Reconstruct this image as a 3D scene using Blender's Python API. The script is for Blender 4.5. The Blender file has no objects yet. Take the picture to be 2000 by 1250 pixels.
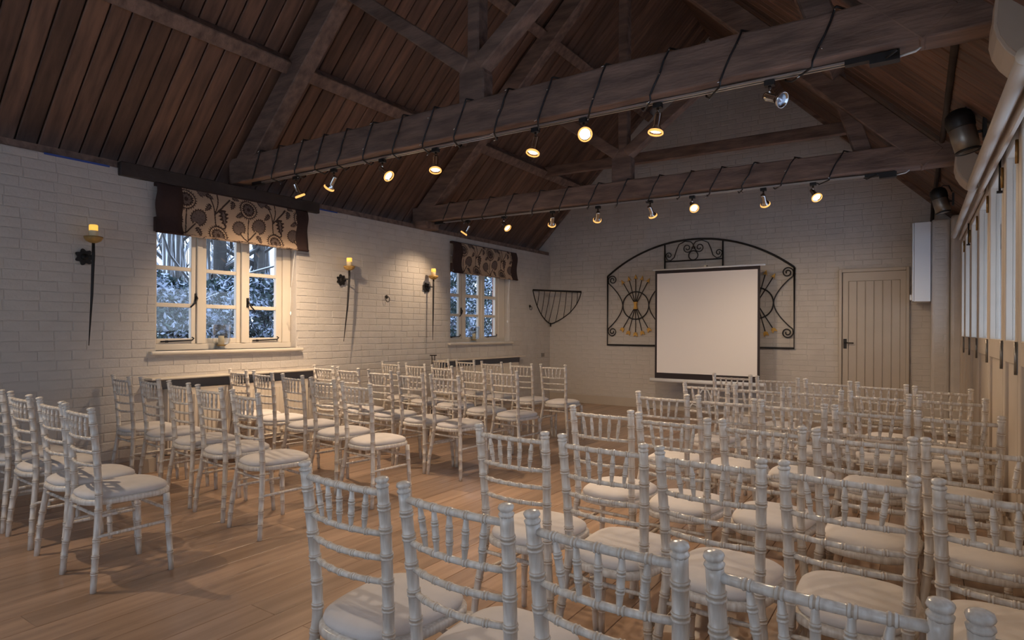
import bpy, bmesh, math, random
import numpy as np
from mathutils import Vector, Matrix
random.seed(7); np.random.seed(7)
C = bpy.context.scene.collection
PI = math.pi
sc = bpy.context.scene
# ------------------------------------------------------------------ camera
YAW = math.radians(33.95); ROLL = 0.005
F = Vector((-math.sin(YAW), math.cos(YAW), 0)); R0 = Vector((math.cos(YAW), math.sin(YAW), 0)); U0 = Vector((0, 0, 1))
R = R0*math.cos(ROLL)+U0*math.sin(ROLL); U = U0*math.cos(ROLL)-R0*math.sin(ROLL)
cam = bpy.data.cameras.new('camera'); cam.sensor_width = 36; cam.lens = 21.6; cam.shift_y = 0.01; cam.clip_start = .02
co = bpy.data.objects.new('camera', cam); C.objects.link(co)
M4 = Matrix((R, U, -F)).transposed().to_4x4(); M4.translation = (5.91, 0, 1.32)
co.matrix_world = M4; sc.camera = co
# ------------------------------------------------------------------ world: bright overcast winter sky
w = bpy.data.worlds.new('winter_sky'); sc.world = w; w.use_nodes = True
nt = w.node_tree; bg = nt.nodes['Background']
tc = nt.nodes.new('ShaderNodeTexCoord'); sx = nt.nodes.new('ShaderNodeSeparateXYZ'); cr = nt.nodes.new('ShaderNodeValToRGB')
nt.links.new(tc.outputs['Generated'], sx.inputs[0]); nt.links.new(sx.outputs['Z'], cr.inputs[0]); nt.links.new(cr.outputs[0], bg.inputs[0])
cr.color_ramp.elements[0].color = (.66, .80, 1, 1); cr.color_ramp.elements[1].color = (.54, .70, 1, 1)
bg.inputs[1].default_value = 2.3
# ------------------------------------------------------------------ exposure
vs = sc.view_settings; vs.view_transform = 'Standard'; vs.look = 'None'; vs.gamma = 1; vs.use_curve_mapping = False
vs.exposure = 0.36
sc.cycles.max_bounces = 10; sc.cycles.diffuse_bounces = 6; sc.cycles.transparent_max_bounces = 16
SPOT_W = 78.0
# the further lamps of this hall, on the tie beam behind the viewer
def lamp(name, loc, aim, energy, col=(1, .74, .48), size=95, blend=.8, rad=.03):
    l = bpy.data.lights.new(name, 'SPOT'); l.energy = energy; l.color = col; l.spot_size = math.radians(size); l.spot_blend = blend; l.shadow_soft_size = rad
    o = bpy.data.objects.new(name, l); C.objects.link(o); o.location = loc
    o.rotation_euler = (Vector(aim)-Vector(loc)).to_track_quat('-Z', 'Y').to_euler(); return o
lamp('track_lamp', (1.3, .75, 2.6), (2.6, 2.0, 0), SPOT_W*.9, (1, .76, .52), 95, .8, .015)
lamp('track_lamp', (4.3, .45, 2.65), (5.1, 3.2, .5), SPOT_W*.34, (1, .84, .68), 100, .9, .015)

# ------------------------------------------------------------------ helpers
def mesh_obj(name, me, m=None, parent=None, loc=None):
    o = bpy.data.objects.new(name, me); C.objects.link(o)
    if m is not None:
        me.materials.clear(); me.materials.append(m)
    if parent is not None: o.parent = parent
    if loc is not None: o.location = loc
    return o
def thing(name, label, cat, loc=(0, 0, 0), rz=0, group=None):
    o = bpy.data.objects.new(name, None); C.objects.link(o); o.empty_display_size = .05
    o.location = loc; o.rotation_euler = (0, 0, rz); o['label'] = label; o['category'] = cat
    if group: o['group'] = group
    return o
def tag(o, label, cat, group=None):
    o['label'] = label; o['category'] = cat
    if group: o['group'] = group
    return o
def struct(o):
    o['kind'] = 'structure'; return o
class MB:
    def __init__(s): s.v = []; s.f = []; s.sm = []
    def add(s, vs, fs, smooth=False):
        n = len(s.v); s.v += [tuple(p) for p in vs]; s.f += [tuple(i+n for i in q) for q in fs]; s.sm += [smooth]*len(fs); return s
    def box(s, x0, x1, y0, y1, z0, z1):
        return s.add([(x0,y0,z0),(x1,y0,z0),(x1,y1,z0),(x0,y1,z0),(x0,y0,z1),(x1,y0,z1),(x1,y1,z1),(x0,y1,z1)],
              [(0,3,2,1),(4,5,6,7),(0,1,5,4),(1,2,6,5),(2,3,7,6),(3,0,4,7)])
    def bar(s, a, b, w, h, up=(0, 0, 1)):
        a = Vector(a); b = Vector(b); d = (b-a).normalized(); up = Vector(up)
        x = d.cross(up)
        if x.length < 1e-4: x = d.cross(Vector((0, 1, 0)))
        x.normalize(); z = x.cross(d)
        P = [p+x*(w/2)*i+z*(h/2)*j for p in (a, b) for i, j in ((-1,-1),(1,-1),(1,1),(-1,1))]
        return s.add(P, [(0,1,2,3)[::-1],(4,5,6,7),(0,1,5,4),(1,2,6,5),(2,3,7,6),(3,0,4,7)])
    def tube(s, pts, rad, n=8, closed=False, cap=True, sq=1.0):
        pts = [Vector(p) for p in pts]; k = len(pts)
        if not hasattr(rad, '__len__'): rad = [rad]*k
        N = None; V = []
        for i, p in enumerate(pts):
            if closed: t = pts[(i+1) % k]-pts[i-1]
            else: t = pts[min(i+1, k-1)]-pts[max(i-1, 0)]
            if t.length < 1e-9: t = Vector((0, 0, 1))
            t.normalize()
            if N is None:
                N = t.cross(Vector((0.13, .97, .21))) if abs(t.y) < .9 else t.cross(Vector((1, 0, .1)))
            N = (N-t*N.dot(t)).normalized(); B = t.cross(N)
            for j in range(n):
                a = 2*PI*j/n; V.append(p+(N*math.cos(a)+B*math.sin(a)*sq)*rad[i])
        fs = []
        for i in range(k if closed else k-1):
            for j in range(n):
                a = i*n+j; b = i*n+(j+1) % n; c = ((i+1) % k)*n+(j+1) % n; d = ((i+1) % k)*n+j
                fs.append((a, b, c, d))
        if cap and not closed:
            fs.append(tuple(range(n))[::-1]); fs.append(tuple((k-1)*n+j for j in range(n)))
        return s.add(V, fs, True)
    def lathe(s, prof, n=16, o=(0, 0, 0), caps=True):
        V = []; fs = []; k = len(prof)
        for r, z in prof:
            for j in range(n):
                a = 2*PI*j/n; V.append((o[0]+r*math.cos(a), o[1]+r*math.sin(a), o[2]+z))
        for i in range(k-1):
            for j in range(n):
                fs.append((i*n+j, i*n+(j+1) % n, (i+1)*n+(j+1) % n, (i+1)*n+j))
        if caps and prof[0][0] > 1e-4: fs.append(tuple(range(n))[::-1])
        if caps and prof[-1][0] > 1e-4: fs.append(tuple((k-1)*n+j for j in range(n)))
        return s.add(V, fs, True)
    def prism(s, poly, z0, z1, ax=2):
        n = len(poly)
        def p(a, b, h): return (a, b, h) if ax == 2 else ((a, h, b) if ax == 1 else (h, a, b))
        V = [p(a, b, z0) for a, b in poly]+[p(a, b, z1) for a, b in poly]
        fs = [tuple(range(n))[::-1], tuple(range(n, 2*n))]+[(i, (i+1) % n, n+(i+1) % n, n+i) for i in range(n)]
        return s.add(V, fs)
    def xform(s, M):
        s.v = [tuple(M @ Vector(p)) for p in s.v]; return s
    def mesh(s, name):
        me = bpy.data.meshes.new(name); me.from_pydata(s.v, [], s.f); me.update()
        bm = bmesh.new(); bm.from_mesh(me); bmesh.ops.recalc_face_normals(bm, faces=bm.faces); bm.to_mesh(me); bm.free()
        me.polygons.foreach_set('use_smooth', s.sm)
        return me
    def build(s, name, m, parent=None, loc=None):
        return mesh_obj(name, s.mesh(name), m, parent, loc)
def bevel(o, wd, seg=1):
    md = o.modifiers.new('bevel', 'BEVEL'); md.width = wd; md.segments = seg; md.limit_method = 'ANGLE'; return o
# ------------------------------------------------------------------ materials
def new_mat(name):
    m = bpy.data.materials.new(name); m.use_nodes = True; n = m.node_tree; return m, n, n.nodes['Principled BSDF']
def node(n, t, **k):
    x = n.nodes.new(t)
    for a, b in k.items(): setattr(x, a, b)
    return x
def mat(name, col, rough=.6, metal=0, noise=0, nscale=20, bump=0, bscale=60, spec=.5, stretch=None, rnd=0, col2=None):
    m, n, b = new_mat(name); b.inputs['Roughness'].default_value = rough; b.inputs['Metallic'].default_value = metal
    b.inputs['Specular IOR Level'].default_value = spec
    b.inputs['Base Color'].default_value = (*col, 1)
    L = n.links.new
    tcn = node(n, 'ShaderNodeTexCoord'); src = tcn.outputs['Object']
    oi = None
    if rnd:
        oi = node(n, 'ShaderNodeObjectInfo')
        va = node(n, 'ShaderNodeVectorMath', operation='SCALE'); cb = node(n, 'ShaderNodeCombineXYZ')
        for i in range(3): L(oi.outputs['Random'], cb.inputs[i])
        L(cb.outputs[0], va.inputs[0]); va.inputs['Scale'].default_value = 37.0
        ad = node(n, 'ShaderNodeVectorMath', operation='ADD'); L(src, ad.inputs[0]); L(va.outputs[0], ad.inputs[1]); src = ad.outputs[0]
    if stretch:
        mp = node(n, 'ShaderNodeMapping'); mp.inputs['Scale'].default_value = stretch; L(src, mp.inputs[0]); src = mp.outputs[0]
    if noise:
        nz = node(n, 'ShaderNodeTexNoise'); nz.inputs['Scale'].default_value = nscale; nz.inputs['Detail'].default_value = 5; L(src, nz.inputs[0])
        rp = node(n, 'ShaderNodeValToRGB'); L(nz.outputs[0], rp.inputs[0])
        c2 = col2 or tuple(c*(1-noise) for c in col)
        rp.color_ramp.elements[0].position = .32; rp.color_ramp.elements[1].position = .68
        rp.color_ramp.elements[0].color = (*c2, 1); rp.color_ramp.elements[1].color = (*col, 1)
        out = rp.outputs[0]
        if rnd:
            hs = node(n, 'ShaderNodeHueSaturation'); mr = node(n, 'ShaderNodeMapRange'); L(oi.outputs['Random'], mr.inputs[0])
            mr.inputs['To Min'].default_value = 1-rnd; mr.inputs['To Max'].default_value = 1+rnd
            L(mr.outputs[0], hs.inputs['Value']); L(out, hs.inputs['Color']); out = hs.outputs[0]
        L(out, b.inputs['Base Color'])
    if bump:
        n2 = node(n, 'ShaderNodeTexNoise'); n2.inputs['Scale'].default_value = bscale; n2.inputs['Detail'].default_value = 4; L(src, n2.inputs[0])
        bp = node(n, 'ShaderNodeBump'); bp.inputs['Strength'].default_value = bump; bp.inputs['Distance'].default_value = .01
        L(n2.outputs[0], bp.inputs['Height']); L(bp.outputs[0], b.inputs['Normal'])
    return m
def emit(name, col, s):
    m, n, b = new_mat(name); b.inputs['Base Color'].default_value = (*col, 1); b.inputs['Emission Color'].default_value = (*col, 1); b.inputs['Emission Strength'].default_value = s; return m
def glass_mat(name, tint=(1, 1, 1), refl=.08):
    m = bpy.data.materials.new(name); m.use_nodes = True; n = m.node_tree; n.nodes.clear()
    o = node(n, 'ShaderNodeOutputMaterial'); t = node(n, 'ShaderNodeBsdfTransparent'); g = node(n, 'ShaderNodeBsdfGlossy'); mx = node(n, 'ShaderNodeMixShader'); lw = node(n, 'ShaderNodeLayerWeight'); pw = node(n, 'ShaderNodeMath', operation='POWER'); fr = node(n, 'ShaderNodeMath', operation='MULTIPLY_ADD')
    t.inputs[0].default_value = (*tint, 1); g.inputs['Roughness'].default_value = .02; lw.inputs[0].default_value = .5; n.links.new(lw.outputs['Facing'], pw.inputs[0]); pw.inputs[1].default_value = 4; n.links.new(pw.outputs[0], fr.inputs[0]); fr.inputs[1].default_value = .55; fr.inputs[2].default_value = refl*.5
    n.links.new(fr.outputs[0], mx.inputs[0]); n.links.new(t.outputs[0], mx.inputs[1]); n.links.new(g.outputs[0], mx.inputs[2]); n.links.new(mx.outputs[0], o.inputs[0]); return m
PAINT = mat('painted_brick', (.58, .53, .475), .55, noise=.10, nscale=6, bump=.35, bscale=45)
MORTAR = mat('painted_mortar', (.58, .53, .48), .65, noise=.15, nscale=9, bump=.4, bscale=50)
OAKB = mat('oak_board', (.43, .29, .20), .28, noise=.5, nscale=2.2, bump=.05, bscale=30, stretch=(9, .7, 9), rnd=.20, col2=(.29, .19, .125))
def knots(m):
    n = m.node_tree; b = n.nodes['Principled BSDF']; src = b.inputs['Base Color'].links[0].from_socket; ad = [x for x in n.nodes if x.type == 'VECT_MATH' and x.operation == 'ADD'][0]
    mp = node(n, 'ShaderNodeMapping'); mp.inputs['Scale'].default_value = (5, 1.1, 5); n.links.new(ad.outputs[0], mp.inputs[0])
    nz = node(n, 'ShaderNodeTexNoise'); nz.inputs['Scale'].default_value = 1.6; nz.inputs['Detail'].default_value = 6; nz.inputs['Roughness'].default_value = .65; n.links.new(mp.outputs[0], nz.inputs[0])
    rp = node(n, 'ShaderNodeValToRGB'); n.links.new(nz.outputs[0], rp.inputs[0]); rp.color_ramp.elements[0].position = .62; rp.color_ramp.elements[1].position = .74
    rp.color_ramp.elements[0].color = (0, 0, 0, 1); rp.color_ramp.elements[1].color = (.75, .75, .75, 1)
    mx = node(n, 'ShaderNodeMixRGB'); n.links.new(rp.outputs[0], mx.inputs[0]); n.links.new(src, mx.inputs[1]); mx.inputs[2].default_value = (.10, .065, .045, 1); n.links.new(mx.outputs[0], b.inputs['Base Color'])
knots(OAKB)
ROOFB = mat('stained_pine', (.20, .105, .066), .6, noise=.5, nscale=2.4, bump=.15, bscale=20, stretch=(1, 8, 1), rnd=.3, col2=(.095, .052, .036))
TIMBER = mat('old_timber', (.27, .175, .132), .70, noise=.5, nscale=3, bump=.5, bscale=14, stretch=(1, 5, 5), col2=(.12, .077, .059))
DARKT = mat('dark_timber', (.055, .040, .034), .75, noise=.4, nscale=5, bump=.4, bscale=20)
LIME = mat('limewashed_wood', (.80, .755, .69), .24, noise=.3, nscale=12, stretch=(7, 7, .7), rnd=.05, col2=(.60, .53, .45))
GROOVE = mat('bare_wood_groove', (.52, .42, .32), .5)
SUEDE = mat('ivory_suede', (.74, .69, .655), .95, noise=.12, nscale=9, bump=.08, bscale=300, spec=.2)
IRON = mat('black_iron', (.022, .019, .018), .5, .4, bump=.3, bscale=80)
GOLD = mat('gilded_iron', (.72, .40, .08), .42, .35, noise=.3, nscale=25)
BOWLG = mat('gold_bowl', (.55, .33, .10), .5, .2, noise=.4, nscale=18, bump=.3)
WAX = mat('candle_wax', (.86, .70, .42), .5)
FLAME = emit('led_candle_tip', (1, .58, .10), .7)
CREAM = mat('cream_paint', (.60, .51, .41), .45, noise=.06, nscale=4)
CREAMW = mat('window_paint', (.66, .59, .49), .4, noise=.05, nscale=4)
DOORP = mat('taupe_paint', (.50, .43, .35), .45, noise=.06, nscale=4)
BRASS = mat('aged_brass', (.45, .27, .10), .35, .9, noise=.3, nscale=40)
STEEL = mat('dull_steel', (.30, .28, .25), .4, .9)
CHROME = mat('chrome', (.62, .60, .57), .14, 1)
BLACK = mat('black_plastic', (.012, .012, .013), .45)
ALU = mat('aluminium', (.62, .60, .58), .3, .9)
SCREEN = mat('screen_fabric', (.88, .84, .81), .9)
SCRB = mat('screen_border', (.03, .022, .024), .8)
WHITE = mat('white_enamel', (.80, .80, .79), .35)
RADW = mat('radiator_paint', (.66, .58, .48), .4)
GLASS = glass_mat('clear_glass')
LGLASS = glass_mat('lantern_glass', (.90, .92, .94), .22)
BULB = emit('lit_bulb', (1, .66, .28), 14)
AMBER = emit('amber_glass_rim', (1, .50, .14), .9)
BULBO = mat('unlit_bulb', (.55, .62, .75), .15, .6)
BROWNF = mat('brown_cloth', (.05, .026, .022), .9, noise=.2, nscale=40)
SNOW = mat('snow', (.80, .84, .90), .8, noise=.1, nscale=3, bump=.4, bscale=3)
TAPE = mat('blue_tape', (.04, .09, .35), .6)
CORD = mat('white_cord', (.8, .78, .74), .6)
CHARC = mat('shelf_shade_grey', (.15, .145, .145), .8)  # grey for the shade painted under the radiator shelves

# ------------------------------------------------------------------ room shell
LX, BY, NY = 0.0, 10.06, -2.6
def rwx(y): return 6.37-.0105*y                                   # the folding-door side runs a little out of square
# floor: oak boards running down the hall
fl = struct(MB().box(-.3, 6.75, NY-.2, BY+.3, -.14, -.022).build('floor', mat('subfloor', (.05, .03, .02), .9)))
bw = .19; k = 0
plank_cache = {}
def plank_mesh(w, l, t, m, key):
    if key in plank_cache: return plank_cache[key]
    b = .0022
    V = [(-w/2, 0, 0), (w/2, 0, 0), (w/2, l, 0), (-w/2, l, 0), (-w/2, 0, t-b), (w/2, 0, t-b), (w/2, l, t-b), (-w/2, l, t-b),
         (-w/2+b, b, t), (w/2-b, b, t), (w/2-b, l-b, t), (-w/2+b, l-b, t)]
    fs = [(0,1,5,4),(1,2,6,5),(2,3,7,6),(3,0,4,7),(4,5,9,8),(5,6,10,9),(6,7,11,10),(7,4,8,11),(8,9,10,11)]
    me = MB().add(V, fs).mesh('plank'); me.materials.append(m); plank_cache[key] = me; return me
x = .003
while x < 6.5:
    y = NY-random.uniform(0, 1.6)
    while y < BY:
        l = random.choice([1.5, 1.8, 2.1])
        a = max(y, NY); e = min(y+l, BY)
        if e-a > .1:
            o = bpy.data.objects.new('plank', plank_mesh(bw-.002, round(e-a-.0015, 2), .022, OAKB, ('f', round(e-a, 2)))); C.objects.link(o); o.parent = fl; o.location = (x+bw/2, a, -.022)
        y += l
    x += bw
# --- left wall with two window openings
W1 = (2.87, 4.41, 1.11, 2.45); W2 = (7.12, 8.70, 1.125, 2.45)
def wall_openings(x0, x1, y0, y1, z0, z1, ops):
    mb = MB(); y = y0
    for (a, b, c, d) in sorted(ops):
        mb.box(x0, x1, y, a, z0, z1); mb.box(x0, x1, a, b, z0, c); mb.box(x0, x1, a, b, d, z1); y = b
    mb.box(x0, x1, y, y1, z0, z1); return mb
wl = struct(wall_openings(-.34, -.004, NY-.3, BY+.3, -.1, 2.735, [W1, W2]).build('wall_left', MORTAR))
def brick_mesh(w, h, d, m, j=0):
    b = .0055; bx = .0022; r = lambda s: random.uniform(-s, s)
    V = []
    for (a, c) in ((0, 0), (1, 0), (1, 1), (0, 1)):
        V.append(((a-.5)*w, (c-.5)*h, 0))
    for (a, c) in ((0, 0), (1, 0), (1, 1), (0, 1)):
        V.append(((a-.5)*w+r(.002), (c-.5)*h+r(.002), d*.45))
    for (a, c) in ((0, 0), (1, 0), (1, 1), (0, 1)):
        V.append(((a-.5)*(w-2*bx)+r(.0015), (c-.5)*(h-2*b)+r(.003), d+r(.0008)))
    fs = [(0,1,5,4),(1,2,6,5),(2,3,7,6),(3,0,4,7),(4,5,9,8),(5,6,10,9),(6,7,11,10),(7,4,8,11),(8,9,10,11)]
    return V, fs
def bricks_on(wall, frame, u0, u1, zmax_fn, skip, big, seed, course=.081, nind=300, proud=.0045):
    """lay a brick skin: frame(u, v, d) -> world; the bricks nearest the viewer are single objects, the rest one mesh"""
    rnd = random.Random(seed); L = []
    row = 0; z = .0
    while True:
        zt = z+course
        u = u0-(row % 2)*.115-rnd.uniform(0, .03); any_ = False
        while u < u1:
            ln = .235 if rnd.random() < .8 else .118
            if u+ln > u1: ln = max(u1-u, 0)
            a = max(u, u0); b = u+ln
            if b-a > .03 and max(zmax_fn(a), zmax_fn(b)) > z+.02:
                any_ = True
                segs = [(a, b)]
                for (s0, s1, t0, t1) in skip:
                    if zt > t0+.01 and z < t1-.01:
                        ns = []
                        for (p, q) in segs:
                            if q <= s0 or p >= s1: ns.append((p, q)); continue
                            if p < s0-.03: ns.append((p, s0))
                            if q > s1+.03: ns.append((s1, q))
                        segs = ns
                top = min(zt, min(zmax_fn(a), zmax_fn(b)))
                for (p, q) in segs:
                    if q-p > .03 and top-z > .025: L.append((p, q, z, top))
            u += ln
        z = zt; row += 1
        if not any_ or row > 90: break
    L.sort(key=lambda t: big((t[0]+t[1])/2, (t[2]+t[3])/2))
    cache = {}; rest = MB()
    for i, (p, q, s, t) in enumerate(L):
        w = round(q-p-.0015, 2)-.0004; h = round(t-s-.005, 3); d = proud+rnd.uniform(-.0012, .0015)
        c = ((p+q)/2, (s+t)/2+rnd.uniform(-.002, .002))
        if i < nind:
            key = (w, h, rnd.randint(0, 3))
            if key not in cache:
                V, fs = brick_mesh(w, h, proud, PAINT); me = MB().add(V, fs).mesh('brick'); me.materials.append(PAINT); cache[key] = me
            o = bpy.data.objects.new('brick', cache[key]); C.objects.link(o); o.parent = wall
            X, Y, Z = frame(1, 0, 0, True), frame(0, 1, 0, True), frame(0, 0, 1, True)
            m = Matrix((X, Y, Z)).transposed().to_4x4() @ Matrix.Rotation(rnd.uniform(-.008, .008), 4, 'Z')
            m.translation = frame(c[0], c[1], d-proud, False); o.matrix_local = m
        else:
            V, fs = brick_mesh(w, h, d, PAINT); rest.add([frame(c[0]+a, c[1]+b, e, False) for a, b, e in V], fs)
    if rest.v:
        o = rest.build('brick_courses', PAINT, wall); o['kind'] = 'stuff'
CP = Vector((5.91, 0, 1.32))
def fr_left(u, v, d, vec): return Vector((d, u, v)) if vec else Vector((-.004+d, u, v))
def fr_back(u, v, d, vec): return Vector((u, -d, v)) if vec else Vector((u, BY+.004-d, v))
def big_left(u, v):
    p = Vector((0, u, v)); z = (p-CP).dot(F); 
    if z < .5: return 99
    px = 1000+1200*(p-CP).dot(R)/z; py = 645-1200*(p-CP).dot(U)/z
    return z+(50 if px < -60 or py > 900 else 0)+(20 if (2.55 < u < 4.69 and .4 < v < .87) else 0)
bricks_on(wl, fr_left, NY, BY, lambda u: 2.735, [W1, W2, (2.80, 4.66, 0, .87), (6.84, 9.03, 0, .88), (NY, BY, 0, .13)], big_left, 3)
# --- gable wall at the far end
def gable(x): return min(x+3.16, 9.1-x)
wb = struct(MB().prism([(-.34, -.1), (6.75, -.1), (6.75, 2.35), (2.97, 6.15), (-.34, 2.82)], BY+.004, BY+.32, ax=1).build('wall_back', MORTAR))
bricks_on(wb, fr_back, 0, 6.27, gable, [(4.86, 5.72, 0, 2.22), (0, 4.9, 0, .15), (5.7, 6.3, 0, .15)], lambda u, v: abs(u-1.4)+abs(v-1.0)*1.2, 5, nind=260, proud=.0045)
struct(MB().box(-.3, .9, NY-.3, NY, -.1, 2.6).box(5.6, 6.8, NY-.3, NY, -.1, 2.6).box(-.3, 6.8, NY-.3, NY, 2.4, 6.3).box(.9, 5.6, NY-.3, NY, -.1, .5).box(.9, 5.6, NY-.3, NY, 2.2, 2.6).build('wall_near', PAINT))
nf = MB().box(.9, 5.6, NY-.2, NY-.1, .5, .58).box(.9, 5.6, NY-.2, NY-.1, 2.12, 2.2)
for q_ in range(6): nf.box(.9+.926*q_, .97+.926*q_, NY-.2, NY-.1, .58, 2.12)
nf = struct(nf.build('unseen_window', CREAMW))  # unseen glazing behind the camera, added for cool daylight on the nearest chairs
for q_ in range(5): MB().box(.97+.926*q_, .9+.926*(q_+1), NY-.155, NY-.15, .58, 2.12).build('pane', GLASS, nf)  # panes of the added unseen window
struct(MB().box(0, .022, NY, BY, 0, .13).build('baseboard_left', DOORP)); 
bb = struct(MB().box(.022, 4.86, BY-.028, BY+.004, 0, .15).box(5.72, 6.2, BY-.028, BY+.004, 0, .15).build('baseboard_back', DOORP))
struct(MB().box(-.30, -.03, NY, BY, 2.735, 2.80).build('trim_1', TIMBER))           # timber wall plate on the left wall
# --- roof slopes: boards
ce = struct(MB().add([(-.6, NY-.3, 2.66), (2.97, NY-.3, 6.23), (7.0, NY-.3, 2.20), (-.6, BY+.35, 2.66), (2.97, BY+.35, 6.23), (7.0, BY+.35, 2.20)], [(0,1,4,3),(1,2,5,4)]).build('ceiling', DARKT))
ce.modifiers.new('thick', 'SOLIDIFY').thickness = .05
def roof_boards(side):
    y = NY; L = 4.78 if side == 0 else 5.15
    n = 0
    while y < BY+.0:
        wd = .155
        key = ('r', side)
        if key not in plank_cache:
            b = .007; t = .024; g = .0055
            V = [(0, g, 0), (L, g, 0), (L, wd-g, 0), (0, wd-g, 0), (0, g, t-b), (L, g, t-b), (L, wd-g, t-b), (0, wd-g, t-b), (0, g+b, t), (L, g+b, t), (L, wd-g-b, t), (0, wd-g-b, t)]
            fs = [(0,1,5,4),(1,2,6,5),(2,3,7,6),(3,0,4,7),(4,5,9,8),(5,6,10,9),(6,7,11,10),(7,4,8,11),(8,9,10,11)]
            me = MB().add(V, fs).mesh('plank'); me.materials.append(ROOFB); plank_cache[key] = me
        o = bpy.data.objects.new('plank', plank_cache[key]); C.objects.link(o); o.parent = ce
        s = math.sqrt(.5)
        if side == 0:
            X = Vector((s, 0, s)); Z = Vector((s, 0, -s)); org = Vector((-.41, y, 2.775))
        else:
            X = Vector((-s, 0, s)); Z = Vector((-s, 0, -s)); org = Vector((6.61, y, 2.51))
        Y = Z.cross(X)
        if Y.y < 0: org.y += wd
        m = Matrix((X, Y, Z)).transposed().to_4x4(); m.translation = org+Z*random.uniform(-.002, .003); o.matrix_local = m
        y += wd; n += 1
roof_boards(0); roof_boards(1)
# purlins and ridge: one timber each
def timber(name, label, a, b, w, h, up, m=TIMBER, cat='beam', group=None):
    o = MB().bar(a, b, w, h, up).build(name, m); bevel(o, .008); return tag(o, label, cat, group)
s2 = math.sqrt(.5)
def purlin(x, z, nrm, label): timber('purlin', label, (x, NY, z), (x, BY, z), .13, .14, nrm, group='roof purlins')
purlin(.80, 3.86, (-1, 0, 1), 'long brown purlin low on the left roof slope above the windows')
purlin(1.94, 5.00, (-1, 0, 1), 'long brown purlin high on the left roof slope near the ridge')
purlin(5.16, 3.84, (1, 0, 1), 'long dark purlin low on the right roof slope')
purlin(4.03, 4.97, (1, 0, 1), 'long dark purlin high on the right roof slope near the ridge')
timber('cross_tie', 'plain brown timber cross tie in front of the far gable, above the rear truss', (.75, 8.5, 3.865), (5.15, 8.5, 3.81), .09, .15, (0, 0, 1))
# gable-end rafters against the far wall
timber('end_rafter', 'slim rafter lying on the left slope of the far brick gable', (-.28, BY-.05, 2.86), (2.9, BY-.05, 6.04), .06, .06, (0, 1, 0), group='end rafters on the gable')
timber('end_rafter', 'slim rafter lying on the right slope of the far brick gable', (6.3, BY-.05, 2.76), (3.0, BY-.05, 6.06), .06, .06, (0, 1, 0), group='end rafters on the gable')
# trusses
def truss(y0, slope, zt, which, lb):
    rz = math.atan(slope)
    t = thing('roof_truss', lb, 'truss', (0, y0, 0), rz, 'king post trusses')
    D = .19
    mb = MB(); n = 24
    for i in range(n+1):
        x = -.12+6.42*i/n; j = lambda: random.uniform(-.006, .006)
        mb.v += [(x, 0+j(), 2.83+j()), (x, D, 2.83+j()), (x, D, zt+j()), (x, 0+j(), zt+j())]
    for i in range(n):
        for q in range(4):
            mb.f.append((i*4+q, i*4+(q+1) % 4, i*4+4+(q+1) % 4, i*4+4+q)); mb.sm.append(False)
    mb.f += [(3, 2, 1, 0), (n*4, n*4+1, n*4+2, n*4+3)]; mb.sm += [False]*2
    bevel(mb.build('tie_beam', TIMBER, t), .012, 2)
    k = MB().prism([(2.865, zt), (3.105, zt), (3.105, 3.30), (3.055, 3.42), (3.055, 5.75), (3.14, 5.85), (3.14, 6.0), (2.80, 6.0), (2.80, 5.85), (2.945, 5.75), (2.945, 3.42), (2.865, 3.35)], .04, .17, ax=1)
    bevel(k.build('king_post', TIMBER, t), .01)
    def raf(a, b, h, name, y=(.03, .17)):
        a = Vector((a[0], 0, a[1])); b = Vector((b[0], 0, b[1])); d = (b-a).normalized(); q = Vector((-d.z, 0, d.x))*h/2
        P = [a+q, a-q, b-q, b+q]
        bevel(MB().prism([(p.x, p.z) for p in P], y[0], y[1], ax=1).build(name, TIMBER, t), .01)
    o = .155*s2
    raf((-.12+o, 3.02-o), (2.88+o, 6.02-o), .22, 'principal_rafter', (0, .16))
    raf((6.08-o, 3.00-o), (3.06-o, 6.02-o), .22, 'principal_rafter', (0, .16))
    raf((2.93, 3.37), (1.50, 4.42), .125, 'strut'); raf((3.04, 3.37), (4.46, 4.42), .125, 'strut')
    raf((5.42, zt-.01), (5.24, 3.60), .15, 'queen_strut', (.05, .2))
    return t
truss(3.66, .02, 3.085, 1, 'nearer king post roof truss of dark rough timber, its tie beam wrapped with string lights')
truss(6.42, .045, 3.045, 2, 'further king post roof truss of dark rough timber near the far gable')
tag(MB().box(-.04, .16, 6.38, 6.66, 2.735, 2.83).build('padstone', TIMBER), 'short timber pad under the left end of the further tie beam', 'block')

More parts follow.
